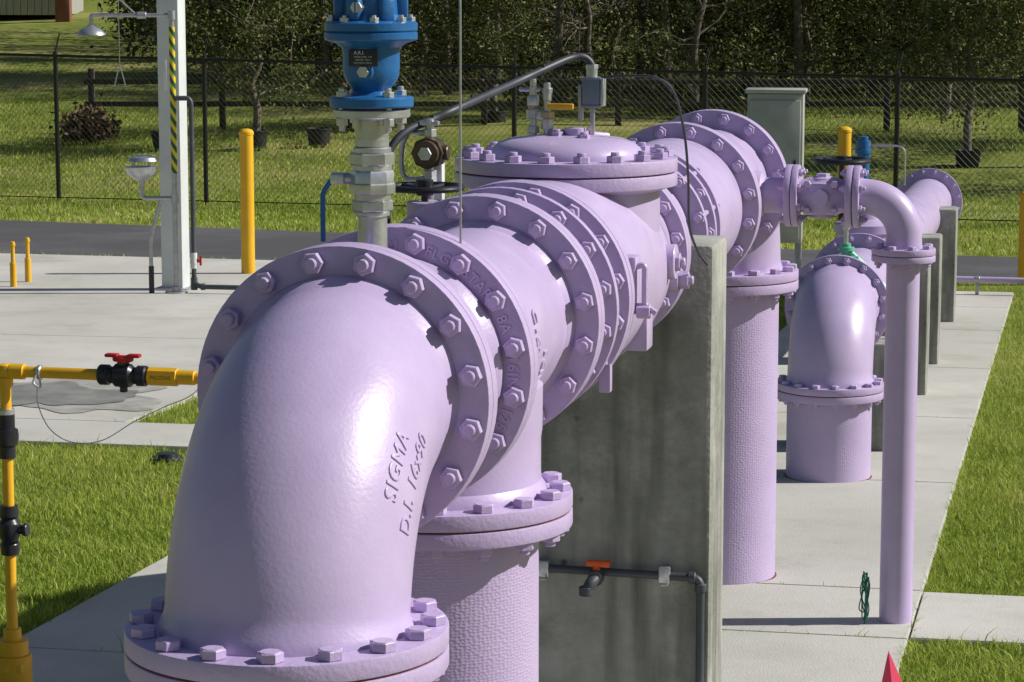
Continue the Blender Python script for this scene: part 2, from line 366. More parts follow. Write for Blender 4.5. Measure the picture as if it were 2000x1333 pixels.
for yy,zz_ in ((.70,.02),(.86,-.05)):
    P_('hinge_nut',cv,MB().cyl(.035,.22,.285,20,T(0,yy,zz_)@RXm['X']).hexa(.026,.284,.312,T(0,yy,zz_)@RXm['X']).cyl(.013,.31,.325,12,T(0,yy,zz_)@RXm['X']),M_PAINT2)
sp2=thing('pipe_spool','lilac pipe length with flange resting in the concrete pier','pipe spool',P(3.045),ROT)
flange(sp2,(0,.0015,0),'Y',.280,TF,bolts=False)
P_('body',sp2,MB().cyl(.205,.02,.62,64,RXm['Y']),M_PAINT)
cp=thing('pipe_coupling','lilac bolted mechanical pipe coupling','pipe coupling',P(3.56),ROT)
P_('sleeve',cp,MB().lathe([(0,0),(.228,0),(.24,.02),(.235,.06),(.235,.2),(.24,.24),(.228,.28),(0,.28)],64,RXm['Y']),M_PAINT)
flange(cp,(0,-.03,0),'Y',.262,.03,n=12,bc=.245,grip=.33,br=.019)
flange(cp,(0,.12,0),'Y',.268,.03,n=12,bc=.248,grip=.03,br=.019,phase=0)
flange(cp,(0,.27,0),'Y',.262,.03,bolts=False)
sp3=thing('pipe_spool','lilac flanged adapter spool behind the coupling','pipe spool',P(3.80),ROT)
P_('body',sp3,MB().lathe([(0,0),(.222,.0),(.222,.12),(.25,.2),(.25,.66),(.235,.73),(0,.74)],64,RXm['Y']),M_PAINT)
flange(sp3,(0,.74,0),'Y',R16,TF,grip=.077,bc=.2690)
sp4=thing('pipe_spool','lilac flanged spool with a small side outlet','pipe spool',P(4.58),ROT)
flange(sp4,(0,0,0),'Y',R16,TF,bolts=False)
P_('body',sp4,MB().cyl(PR,.02,.83,64,RXm['Y']),M_PAINT)
flange(sp4,(0,.82,0),'Y',R16,TF,grip=.077,bc=.2690)
P_('side_outlet',sp4,MB().cyl(.066,.1,.33,32,T(0,.54,0)@RXm['X']).lathe([(.095,.2),(.085,.235),(.066,.25),(.05,.25)],32,T(0,.54,0)@RXm['X']),M_PAINT)
flange(sp4,(.327,.54,0),'X',.116,.024,n=8,bc=.095,grip=.05,br=.015,seg=40)
e3=thing('pipe_elbow','lilac elbow turning the pipe row down to the slab','pipe elbow',P(5.84),ROT+pi)
b=MB(); elbow_body(b,.40,PR); P_('body',e3,b,M_PAINT)
flange(e3,(0,.363,0),'Y',R16,TF,bolts=False)
flange(e3,(0,0,-.363),'-Z',R16,TF,grip=.077,bc=.2690)
riser(5.84,0,1.353-.404,'tall lilac vertical pipe with peened surface behind the concrete pier')
sv=thing('side_valve','small lilac flanged valve on the side outlet','valve',P(5.12,.353),ROT)
flange(sv,(0,0,0),'X',.116,.024,bolts=False,seg=40)
b=MB().lathe([(0,.02),(.062,.02),(.062,.04),(.07,.06),(.078,.11),(.07,.16),(.062,.18),(.062,.205),(0,.205)],40,RXm['X'])
b.box(.10,.14,.12,T(.11,0,-.005),.015).cyl(.045,-.08,.068,20,T(.11,0,.0)).hexa(.026,.066,.084,T(.11,0,.0))
for x in (.06,.16):
    for z in (-.05,.05): b.hexa(.014,.065,.090,T(x,0,z)@RXm['-Y'])
b.cyl(.03,.065,.095,20,T(.11,0,0)@RXm['-Y'])
P_('body',sv,b,M_PAINT)
flange(sv,(.20,0,0),'X',.116,.024,n=8,bc=.095,grip=.05,br=.015,seg=40)
se=thing('small_elbow','small lilac elbow turning down to a slim standpipe','pipe elbow',P(5.12,.58),ROT)
flange(se,(0,0,0),'X',.116,.024,bolts=False,seg=40)
b=MB(); pts=[Vector((.02,0,0))]+[Vector((.045+.14*math.sin(a),0,-.14+.14*math.cos(a))) for a in [pi/2*k/14 for k in range(15)]]+[Vector((.185,0,-.20))]
b.tube(pts,[.07]+[.066]*15+[.07],36); P_('body',se,b,M_PAINT)
flange(se,(.185,0,-.186),'-Z',.118,.024,n=8,bc=.096,grip=.05,br=.015,seg=40)
w=P(5.12,.765); g=gz(w.x,w.y)
st=thing('standpipe','slim lilac standpipe rising from the walkway','pipe',(w.x,w.y,g),ROT); H=1.353-.212-g
P_('pipe_wall',st,MB().cyl(.062,-.1,H-.01,40),M_PAINT); flange(st,(0,0,H-.024),'Z',.118,.024,bolts=False,seg=40)
# ---- lower run
ROT2=rad(-12.0); RX2=Vector((.9781,-.2079,0)); RY2=Vector((.2079,.9781,0))
L0=Vector((1.60,12.73,.47))
e4=thing('pipe_elbow','lilac elbow rising from the slab into the lower pipe run','pipe elbow',L0,ROT2)
b=MB(); elbow_body(b,.37,.213); P_('body',e4,b,M_PAINT)
flange(e4,(0,.335,0),'Y',.268,.035,grip=.073,bc=.24,br=.02); flange(e4,(0,0,-.335),'-Z',.272,.035,grip=.073,bc=.246,br=.02)
riser(0,0,.47-.374,'stubby lilac pipe rising from the slab under the elbow',loc=L0,r=.213,R=.272,rot=ROT2)
def Q(t,a=0,z=0): return L0+RY2*t+RX2*a+Vector((0,0,z-.0298*t*.976))
lp=thing('lower_pipe','long lilac pipe run on low concrete piers','pipe',Q(.373),ROT2,-.029)
flange(lp,(0,0,0),'Y',.268,.035,bolts=False)
P_('pipe_wall',lp,MB().cyl(.205,.02,9.4,48,RXm['Y']),M_PAINT)
flange(lp,(0,9.38,0),'Y',.295,.035,grip=.073,bc=.265,br=.02)
flange(lp,(0,1.45,0),'Y',.285,.035,grip=.035,bc=.255,br=.02); flange(lp,(0,2.2,0),'Y',.285,.035,grip=.035,bc=.255,br=.02)
e5=thing('pipe_elbow','distant lilac elbow where the lower run goes underground','pipe elbow',Q(10.16),ROT2+pi)
b=MB(); elbow_body(b,.37,.213); b.cyl(.21,-1.1,-.3,40); P_('body',e5,b,M_PAINT); flange(e5,(0,.335,0),'Y',.295,.035,bolts=False)
gv=thing('gate_valve','lilac gate valve with black handwheel on the lower run','valve',Q(2.33),ROT2)
P_('body',gv,MB().lathe([(0,.0),(.17,.0),(.17,.30),(.10,.34),(.06,.46),(0,.46)],32).cyl(.19,.26,.31,32),M_PAINT)
hw=(-.15,0,.675)
b=MB(); b.lathe([(.155+.017*math.cos(a),.017*math.sin(a)) for a in [2*pi*k/10 for k in range(11)]],40,T(*hw))
for k in range(5):
    a=2*pi*k/5; b.tube([(hw[0],0,hw[2]-.01),(hw[0]+.15*math.cos(a),.15*math.sin(a),hw[2])],.012,8)
b.cyl(.035,-.02,.03,16,T(*hw)).cyl(.015,-.35,0,12,T(*hw)); P_('handwheel',gv,b,M_BLK)
av=thing('small_air_valve','small blue air release valve standing on the lower run','air valve',Q(3.35,-.10,.28),ROT2)
P_('body',av,MB().cyl(.028,-.1,.30,16).cyl(.075,.21,.235,24).cyl(.05,.16,.18,6).lathe([(0,.23),(.036,.23),(.040,.30),(.042,.40),(0,.40)],24).cyl(.052,.40,.425,24).cyl(.045,.42,.48,20).cyl(.03,.48,.505,16),M_BLUE)
P_('vent_tube',av,MB().tube(fillet([(.04,0,.45),(.22,0,.45),(.26,0,.42),(.26,0,.20)],.04),.006,8),M_STEEL)
tp=thing('green_tap','pale green sampling saddle on the lower pipe','tap',Q(.62,.02,.19),ROT2)
P_('body',tp,MB().box(.14,.07,.05,T(0,0,.04),.01).cyl(.025,.05,.13,16).cyl(.045,.09,.11,16).tube([(.02,0,.08),(.13,0,-.02),(.2,0,-.1)],.02,10),M_GREEN)
P_('stem',tp,MB().cyl(.012,.1,.24,12).hexa(.02,.2,.22),M_STEEL)
def pier(name,label,c,w,d,ztop,m=M_PIER,rot=ROT):
    g=gz(c.x,c.y)-.08; H=ztop-g
    th=thing(name,label,'concrete pier',(c.x,c.y,g),rot,group='concrete pipe piers')
    P_('pier_block',th,MB().box(w,d,H,T(0,0,H/2),.018),m); return th
w=P(3.28); pier('concrete_pier','tall stained concrete pier cradling the lilac pipe row',w,.68,.30,1.353+.02)
for D_,hw_,ht in ((13.72,.30,.62),(15.98,.33,.93),(17.55,.33,.91),(20.28,.33,.93)):
    t=(D_-12.73)/.9781; q=Q(t); g=gz(q.x,q.y); pier('concrete_pier','low concrete pier carrying the lower lilac pipe',q,hw_*2,.30,g+ht,rot=ROT2)
dl=thing('drain_line','dark grey plastic drain line strapped to the concrete pier','plastic pipe',P(3.105,0,-.982),ROT)
P_('pipe',dl,MB().tube(fillet([(-.26,0,0),(.315,0,-.008),(.315,0,-.68)],.03),.0125,14).cyl(.018,.278,.30,16,T(0,0,-.008)@RXm['X']).cyl(.018,-.050,-.025,16,T(.315,0,0)),M_GREY)
for x in (-.17,.205):
    P_('strap',dl,MB().box(.035,.034,.05,T(x,.004,-.002),.004).tube([(x+.012,-.02,-.02),(x+.012,-.03,-.03),(x-.005,-.035,-.03)],.003,6),M_STEEL)
b=MB().cyl(.02,-.01,.045,16,T(-.0,-.01,-.01)@RXm['-Y']).cyl(.024,.02,.05,16,T(-.0,0,-.015)@RXm['-Y']).tube(crom([(-.0,-.045,-.015),(-.012,-.065,-.028),(-.022,-.07,-.05)]),.018,14).cyl(.022,-.015,.012,14,T(-.024,-.07,-.048))
P_('valve',dl,b,M_GREY)
P_('handle',dl,MB().box(.075,.022,.02,T(.005,-.03,.028),.006).cyl(.011,-.02,.02,10,T(.0,-.03,.013)),M_ORG)
# ---- blue air valve
bl=thing('air_valve','blue cast air release valve on a stainless steel standpipe','air valve',P(.60,0,.20),ROT)
z=lambda q:q-.20
P_('standpipe',bl,MB().cyl(.030,z(.2),z(.36),32).cyl(.036,z(.335),z(.345),32),M_STEEL)
P_('upper_nipple',bl,MB().cyl(.032,z(.45),z(.54),32).cyl(.0345,z(.475),z(.495),32),M_STEEL)
b=MB().hexa(.042,z(.345),z(.368),ph=.3).cyl(.038,z(.366),z(.382),32).lathe([(0,z(.381)),(.045,z(.381)),(.047,z(.385)),(.047,z(.400)),(.0445,z(.403)),(.0445,z(.424)),(.042,z(.428)),(0,z(.428))],8,ph=.2).cyl(.040,z(.427),z(.44),32).hexa(.046,z(.438),z(.464),ph=.35).cyl(.039,z(.463),z(.475),32)
P_('ball_valve',bl,b,M_STEEL)
P_('valve_stem',bl,MB().cyl(.012,.03,.085,12,T(0,0,z(.41))@RXm['-X']).box(.03,.035,.022,T(-.07,0,z(.41)),.004),M_STEEL)
P_('valve_lever',bl,MB().tube(fillet([(-.08,0,z(.415)),(-.105,-.0,z(.38)),(-.105,0,z(.28))],.01),.0055,8),M_BLUE)
b=MB().cyl(.078,z(.535),z(.552),40).lathe([(0,z(.49)),(.034,z(.49)),(.036,z(.53)),(.05,z(.54)),(0,z(.54))],32); P_('steel_flange',bl,b,M_STEEL)
P_('gasket',bl,MB().cyl(.070,z(.552),z(.556),40,c=.0003),M_RUST)
b=MB().lathe([(0,z(.556)),(.083,z(.556)),(.085,z(.559)),(.085,z(.574)),(.082,z(.577)),(.045,z(.581)),(.039,z(.588)),(.042,z(.597)),(.050,z(.606)),(.0555,z(.618)),(.0575,z(.635)),(.0575,z(.662)),(.060,z(.675)),(.070,z(.683)),(.092,z(.69)),(.094,z(.693)),(.094,z(.704)),(.09,z(.707)),(.094,z(.710)),(.094,z(.724)),(.09,z(.727)),(.066,z(.73)),(.056,z(.742)),(.054,z(.775)),(.058,z(.78)),(.058,z(.80)),(.045,z(.83)),(0,z(.845))],56)
for a in range(6):
    A=rad(60*a+15); b.box(.03,.03,.05,T(.060*math.cos(A),.060*math.sin(A),z(.752))@Matrix.Rotation(A,4,'Z'),.008)
for A in (-90,90): b.cyl(.02,.04,.060,16,T(0,0,z(.628))@Matrix.Rotation(rad(A),4,'Z')@RXm['X'])
P_('valve_body',bl,b,M_BLUE)
SB=MB().hexa(.012,z(.577),z(.588)).cyl(.007,z(.508),z(.596),10).hexa(.012,z(.52),z(.535)).mesh('bolt',M_STEEL)
SB2=MB().hexa(.010,z(.727),z(.736)).cyl(.005,z(.73),z(.741),8).mesh('bolt',M_STEEL)
for k in range(4):
    A=rad(90*k+45); part('bolt',bl,SB,(.068*math.cos(A),.068*math.sin(A),0))
for k in range(8):
    A=rad(45*k+20); part('bolt',bl,SB2,(.08*math.cos(A),.08*math.sin(A),0))
P_('plug',bl,MB().hexa(.0125,.056,.066,T(0,0,z(.628))@RXm['-Y']),M_STEEL); P_('plug',bl,MB().hexa(.0125,.055,.074,T(-.01,0,z(.756))@RXm['-Y']),M_STEEL)
npz=z(.656)
P_('name_plate',bl,MB().box(.060,.004,.034,T(0,-.0590,npz),.001),M_BLK)
b=MB()
for s,sz,x,zz in (('A.R.I.',.010,-.008,.010),('MODEL D-060   2 IN',.0042,0,.002),('SER 8420   PN 16',.0042,0,-.004),('MAX 250 PSI  NSF 61',.0042,0,-.010)):
    v,f=textmesh(s,sz,.0002); b.add([(p[0]+x,-.0613-p[2],npz+p[1]+zz) for p in v],f)
P_('plate_lettering',bl,b,M_WHT)
solo('sensor_rod',MB().tube([(0,0,0),(.0005,0,.5),(-.003,0,1.3)],.0026,8).cyl(.007,-.02,.02,10).mesh('sensor_rod',M_GALV),'thin upright stainless rod fixed beside the stamped flange','rod',P(.78,.14,.235),ROT)
# ---- conduit + box
CT=2.59; CZ=.42
ic=thing('instrument_conduit','black flexible conduit arching to the instrument box','conduit',P(CT,0,CZ),ROT)
absn=[(.068,2.61,.545),(.066,2.61,.572),(.045,2.60,.592),(.01,2.57,.588),(-.04,2.48,.562),(-.10,2.37,.528),(-.17,2.05,.480),(-.222,1.97,.452),(-.275,1.90,.425),(-.307,1.86,.38),(-.312,1.85,.32),(-.315,1.84,.1)]
b=MB().tube(crom([(a,t-CT,q-CZ) for a,t,q in absn],8),.0105,12)
P_('conduit',ic,b,M_DGREY)
P_('connector',ic,MB().cyl(.016,-.02,.02,14,T(.068,.02,.128)).hexa(.018,-.006,.006,T(.068,.02,.145)),M_STEEL)
P_('box',ic,MB().box(.050,.05,.085,T(.070,.02,.075),.004).box(.056,.054,.006,T(.070,.02,.112),.002).box(.056,.054,.006,T(.070,.02,.038),.002),M_ACT)
P_('cover_plate',ic,MB().box(.008,.046,.078,T(.100,.02,.075),.002),M_GALV)
P_('bracket',ic,MB().box(.010,.03,.10,T(.035,.03,.045),.002).box(.012,.012,.13,T(.07,.02,-.01),.002),M_GALV)
for k in (4,6,7):
    a,t,q=absn[k]; P_('cable_tie',ic,MB().box(.007,.026,.026,T(a,t-CT,q-CZ),.003),M_BLK)
sf=thing('bleed_valve','small stainless bleed valve with yellow lever on the cover','valve',P(T0+.60,-.09,.372),ROT)
P_('fitting',sf,MB().cyl(.011,-.02,.14,14).hexa(.018,.01,.03).hexa(.02,.05,.075).box(.03,.03,.03,T(0,0,.1),.005).cyl(.009,.12,.16,10).cyl(.01,-.02,.15,12,T(.04,.0,0)).hexa(.018,.02,.05,T(.04,0,0)).box(.05,.025,.025,T(.02,0,.06),.004).cyl(.013,.10,.13,12,T(.04,0,0)).hexa(.015,.12,.135,T(.04,0,0)).cyl(.006,-.03,.03,8,T(-.01,0,.13)@RXm['X']),M_STEEL)
P_('brass_fitting',sf,MB().hexa(.0145,.077,.084,T(.0,-.0,0)).hexa(.021,.052,.070,T(.04,0,0)),M_BRASS)
P_('lever',sf,MB().box(.075,.012,.016,T(.08,-.018,.085),.003),M_YEL)
solo('signal_cable',MB().tube(crom([(0,0,0),(.09,0,.006),(.16,0,.0),(.205,.02,-.04),(.23,.05,-.15),(.235,.1,-.28),(.232,.15,-.42),(.25,.2,-.50),(.275,.22,-.54)],8),.0038,8).mesh('signal_cable',M_DGREY),'thin dark cable arching from the instrument box','cable',P(T0+.64,.09,.535),ROT)
rg=thing('pressure_regulator','brown bronze pressure gauge with stainless fittings','regulator',P(1.93,-.222,.034),ROT)
b=MB().cyl(.042,-.03,.03,8,T(0,0,.335)@RXm['Y']).cyl(.033,-.045,.04,24,T(0,0,.335)@RXm['Y']).cyl(.02,.03,.05,12,T(0,0,.335)@RXm['X']); P_('body',rg,b,M_BRONZE)
b=MB().hexa(.018,.375,.395).cyl(.012,.36,.42,12).hexa(.018,.26,.29).cyl(.011,.15,.30,12).box(.05,.02,.012,T(0,0,.41),.003).hexa(.018,.04,.055,T(0,0,.335)@RXm['-Y'])
b.tube(crom([(-.0,0,.385),(-.03,0,.385),(-.06,0,.38),(-.075,0,.33),(-.065,0,.27),(-.0,0,.27)]),.007,10); P_('fitting',rg,b,M_STEEL)
P_('bracket',rg,MB().box(.05,.03,.16,T(0,.045,.23),.004),M_COLUMN)
# ---- left yellow line
YL=Vector((-1.666,8.31,0)); gy=gz(*YL.xy)
yl=thing('yellow_chemical_line','yellow plastic pipe line with black valves and red handle','pipe line',(YL.x,YL.y,gy),ROT)
Z=.88-gy
P_('pipe',yl,MB().tube(fillet([(0,0,0.0),(0,0,Z),(1.25,0,Z-.002),(1.25,0,0)],.012,3),.0185,18).cyl(.026,Z-.05,Z-.02,18).box(.05,.05,.05,T(0,0,Z),.016).cyl(.026,.02,.07,18,T(0,0,Z)@RXm['X']),M_YEL)
P_('base_fitting',yl,MB().cyl(.062,-.02,.17,28).cyl(.052,.17,.22,28).cyl(.066,.12,.15,8).cyl(.03,.2,.26,20),M_YEL)
def zz(q): return q-gy
b=MB().lathe([(0,zz(.59)),(.028,zz(.59)),(.028,zz(.63)),(.037,zz(.635)),(.040,zz(.66)),(.037,zz(.685)),(.028,zz(.69)),(.028,zz(.735)),(0,zz(.735))],12)
P_('union',yl,b,M_BLK)
P_('union_collar',yl,MB().cyl(.0285,zz(.735),zz(.755),20),M_STEEL)
b=MB().lathe([(0,zz(.265)),(.03,zz(.265)),(.033,zz(.30)),(.027,zz(.31)),(.036,zz(.33)),(.037,zz(.37)),(.027,zz(.385)),(.033,zz(.395)),(.03,zz(.43)),(0,zz(.43))],12).cyl(.016,.03,.06,14,T(0,0,zz(.35))@RXm['X']).cyl(.022,.05,.065,8,T(0,0,zz(.35))@RXm['X'])
P_('valve',yl,b,M_BLK)
P_('ball_valve',yl,MB().lathe([(0,-.083),(.030,-.083),(.034,-.078),(.034,-.05),(.028,-.045),(.028,-.035),(.038,-.025),(.040,0),(.038,.025),(.028,.035),(.028,.045),(.034,.05),(.034,.078),(.030,.083),(0,.083)],20,T(.413,0,Z)@RXm['X']).cyl(.02,0,.045,16,T(.413,0,Z)).cyl(.013,-.055,0,12,T(.413,0,Z)),M_BLK)
P_('handle',yl,MB().box(.07,.025,.022,T(.413,0,Z+.055),.008).box(.045,.03,.012,T(.375,0,Z+.065),.005).box(.045,.03,.012,T(.451,0,Z+.065),.005).cyl(.02,.04,.06,14,T(.413,0,Z)),M_RED)
P_('coupling',yl,MB().cyl(.030,.50,.60,8,T(0,0,Z)@RXm['X']).cyl(.024,.60,.66,16,T(0,0,Z)@RXm['X']),M_YEL)
b=MB(); v,f=textmesh('FALCONE',.016,.0003); b.add([(p[0]+.55,-.0295-p[2],p[1]+Z) for p in v],f); P_('lettering',yl,b,M_BLK)
P_('clamp',yl,MB().cyl(.024,.115,.13,16,T(0,0,Z)@RXm['X']).tube(crom([(.12,-.02,Z),(.115,-.035,Z-.03),(.135,-.03,Z-.045),(.13,-.02,Z-.02)]),.004,8),M_STEEL)
P_('tether_wire',yl,MB().tube(crom([(.125,-.03,Z-.04),(.13,-.04,Z-.10),(.17,-.04,Z-.18),(.24,-.03,Z-.222),(.34,-.02,Z-.215),(.45,-.01,Z-.15),(.55,0,Z-.10),(.64,0,Z-.06),(.70,0,Z)]),.0018,6),M_STEEL)
# ------------------------------------------------------------ ground & slabs
b=MB(); ys=[-60,-20,0,5,10,15,20,25,30,34,38,39,40,41,42,43,44,45,46,48,52,56,60,64,68,72,76,80,90,100,120,160,220,300,400]; xs=[-300,-150,-80,-50,-35,-25,-18,-12,-8,-4,0,4,8,12,18,25,35,50,80,150,300]
for y in ys:
    for x in xs:
        dz=0 if y<=38 else .10*math.sin(x*.35+y*.3)*min(1,(y-38)/8)
        b.v.append(Vector((x,y,gz(x,y)+dz)))
n=len(xs)
for j in range(len(ys)-1):
    for i in range(n-1): b.f.append((j*n+i,j*n+i+1,(j+1)*n+i+1,(j+1)*n+i))
structure('ground',b.mesh('ground',M_GROUND,180))
def slab(name,poly,m,top=.03,bot=-.12,bev=.004):
    bm=bmesh.new(); vs=[bm.verts.new((x,y,gz(x,y)+bot)) for x,y in poly]; f=bm.faces.new(vs); r=bmesh.ops.extrude_face_region(bm,geom=[f])
    for v in r['geom']:
        if isinstance(v,bmesh.types.BMVert): v.co.z+=top-bot
    bmesh.ops.recalc_face_normals(bm,faces=bm.faces)
    te=[e for e in bm.edges if all(abs(v.co.z-gz(v.co.x,v.co.y)-top)<1e-4 for v in e.verts)]
    bmesh.ops.bevel(bm,geom=te,offset=bev,segments=2,affect='EDGES')
    me=bpy.data.meshes.new(name); bm.to_mesh(me); bm.free(); me.materials.append(m); return structure(name,me)
def pq(t,a): v=P(t,a); return (v.x,v.y)
SL=[]
def addslab(name,poly,m=M_CONC,**k): SL.append(poly); slab(name,poly,m,**k)
ts=[-4,-1.5,1.0,3.2,4.83,5.69,8.3,10.6,13,15.4,17.2,18.6]
for a,c in zip(ts,ts[1:]): addslab('walkway',[pq(a+.003,-.83),pq(a+.003,.83),pq(c-.003,.83),pq(c-.003,-.83)])
for a,c in ((-4,1.0),(1.0,4.0),(4.0,8.0)): addslab('walkway',[pq(a+.003,-2.36),pq(a+.003,-.836),pq(c-.003,-.836),pq(c-.003,-2.36)])
addslab('walkway',[pq(4.85,.836),pq(4.85,4.5),pq(5.67,4.5),pq(5.67,.836)])
addslab('walkway',[(-9,15.3),(-9,16.15),(-2.24,14.62),(.82,13.93),(.66,13.2),(-1.81,13.7)])
addslab('concrete_pad',[(-9,16.155),(-9,20.2),(-1.33,18.7),(-2.24,14.625)])
addslab('concrete_pad',[(-9,20.206),(-9,28.0),(.1,25.28),(-1.33,18.706)])
me=bpy.data.meshes.new('road'); rv=[(-16,36.6),(-6.54,32.5),(4.85,26.8),(30,16.5),(30,12.5),(4.37,24.05),(-5.43,27.07),(-16,31)]
me.from_pydata([(x,y,gz(x,y)+.012) for x,y in rv],[],[(0,7,6,1),(1,6,5,2),(2,5,4,3)]); me.materials.append(M_ASPH); structure('road',me); SL.append(rv)
def blob(cx,cy,rx,ry,dz,m,seed):
    R=random.Random(seed); ph=[R.uniform(0,6.28) for _ in range(14)]; pts=[]
    for k in range(160):
        a=2*pi*k/160; q=1+sum(.15/(j+1)**.7*math.sin((j+2)*a+ph[j]) for j in range(14)); x=cx+rx*q*math.cos(a); y=cy+ry*q*math.sin(a); y=max(y,14.95+.04*math.sin(9*a)); pts.append((x,y,gz(x,y)+dz))
    me=bpy.data.meshes.new('damp_ground'); me.from_pydata([(cx,cy,gz(cx,cy)+dz)]+pts,[],[(0,1+k,1+(k+1)%160) for k in range(160)]); me.materials.append(m); structure('damp_ground',me)
blob(-2.75,15.85,.62,.75,.034,M_DAMP,5); blob(-2.85,15.75,.46,.50,.038,M_WET,9)
# ------------------------------------------------------------ grass blades
def inpoly(X,Y,poly):
    ins=np.zeros(len(X),bool); n=len(poly); j=n-1
    for i in range(n):
        xi,yi=poly[i]; xj,yj=poly[j]
        c=((yi>Y)!=(yj>Y))&(X<(xj-xi)*(Y-yi)/(yj-yi+1e-12)+xi); ins^=c; j=i
    return ins
gzv=np.vectorize(gz)
def quadmesh(name,V,m,rnd,per):
    nv=len(V)
    me=bpy.data.meshes.new(name); me.vertices.add(nv); me.vertices.foreach_set('co',V.astype(np.float32).ravel())
    if per==4: idx=np.arange(nv).reshape(-1,4)
    else:
        base=(np.arange(nv//6)*6)[:,None]; idx=np.concatenate([base+np.array([0,1,3,2]),base+np.array([2,3,5,4])],1).reshape(-1,4)
    me.loops.add(idx.size); me.loops.foreach_set('vertex_index',idx.ravel().astype(np.int32)); me.polygons.add(len(idx)); me.polygons.foreach_set('loop_start',np.arange(0,idx.size,4,dtype=np.int32))
    me.update(calc_edges=True); at=me.attributes.new('rnd','FLOAT','POINT'); at.data.foreach_set('value',np.repeat(rnd,per).astype(np.float32)); me.materials.append(m); return me
def blades(X,Y,h,w):
    n=len(X); Zg=gzv(X,Y); a=RNG.uniform(0,2*pi,n); ln=RNG.uniform(.2,1.1,n)*h; b2=RNG.uniform(0,2*pi,n)
    dx,dy=np.cos(a)*w/2,np.sin(a)*w/2; lx,ly=np.cos(b2)*ln,np.sin(b2)*ln
    V=np.zeros((n,6,3))
    V[:,0]=np.stack([X-dx,Y-dy,Zg-.01],1); V[:,1]=np.stack([X+dx,Y+dy,Zg-.01],1)
    V[:,2]=np.stack([X-dx*.8+lx*.35,Y-dy*.8+ly*.35,Zg+h*.6],1); V[:,3]=np.stack([X+dx*.8+lx*.35,Y+dy*.8+ly*.35,Zg+h*.6],1)
    V[:,4]=np.stack([X-dx*.1+lx,Y-dy*.1+ly,Zg+h*.95],1); V[:,5]=np.stack([X+dx*.1+lx,Y+dy*.1+ly,Zg+h*.95],1)
    return V.reshape(-1,3)
N=620000; u=RNG.uniform(0,1,N); D=1/(1/7.6+u*(1/26-1/7.6)); X=RNG.uniform(-1,1,N)*(.2*D+.9)
keep=np.ones(N,bool)
for p in SL: keep&=~inpoly(X,D,p)
X=X[keep];D=D[keep]; n=len(X)
cl=.5+.5*np.sin(X*3.1+np.sin(D*2.3)*1.5)*np.sin(D*2.7+np.cos(X*1.9))
c2=.5+.5*np.sin(X*9.1+np.sin(D*6.3)*1.7)*np.sin(D*8.2+np.cos(X*5.9)*1.3)
h=RNG.uniform(.012,.055,n)*(.5+.45*cl+.5*c2); tall=RNG.uniform(0,1,n)<.02; h[tall]*=1.8; rnd=np.clip(RNG.normal(.48,.24,n)+.25*(cl-.5)+.25*(c2-.5),0,1)
o=bpy.data.objects.new('lawn_grass',quadmesh('lawn_grass',blades(X,D,h,RNG.uniform(.0025,.006,n)),M_BLADE,rnd,6)); o['kind']='stuff'; COL.objects.link(o)
N=140000; D=RNG.uniform(26,52,N)**1.0; X=RNG.uniform(-1,1,N)*(.2*D+1.5); keep=~inpoly(X,D,rv)
keep&=(D>24.5-.35*X+0)
for p in SL: keep&=~inpoly(X,D,p)
X=X[keep];D=D[keep];n=len(X)
h=RNG.uniform(.02,.065,n); cl=.5+.5*np.sin(X*1.1+np.sin(D*.9)*1.5)*np.sin(D*1.3+np.cos(X*.9)); rnd=np.clip(RNG.normal(.5,.22,n)+.3*(cl-.5),0,1)
o=bpy.data.objects.new('meadow_grass',quadmesh('meadow_grass',blades(X,D,h,RNG.uniform(.008,.018,n)),M_BLADE,rnd,6)); o['kind']='stuff'; COL.objects.link(o)
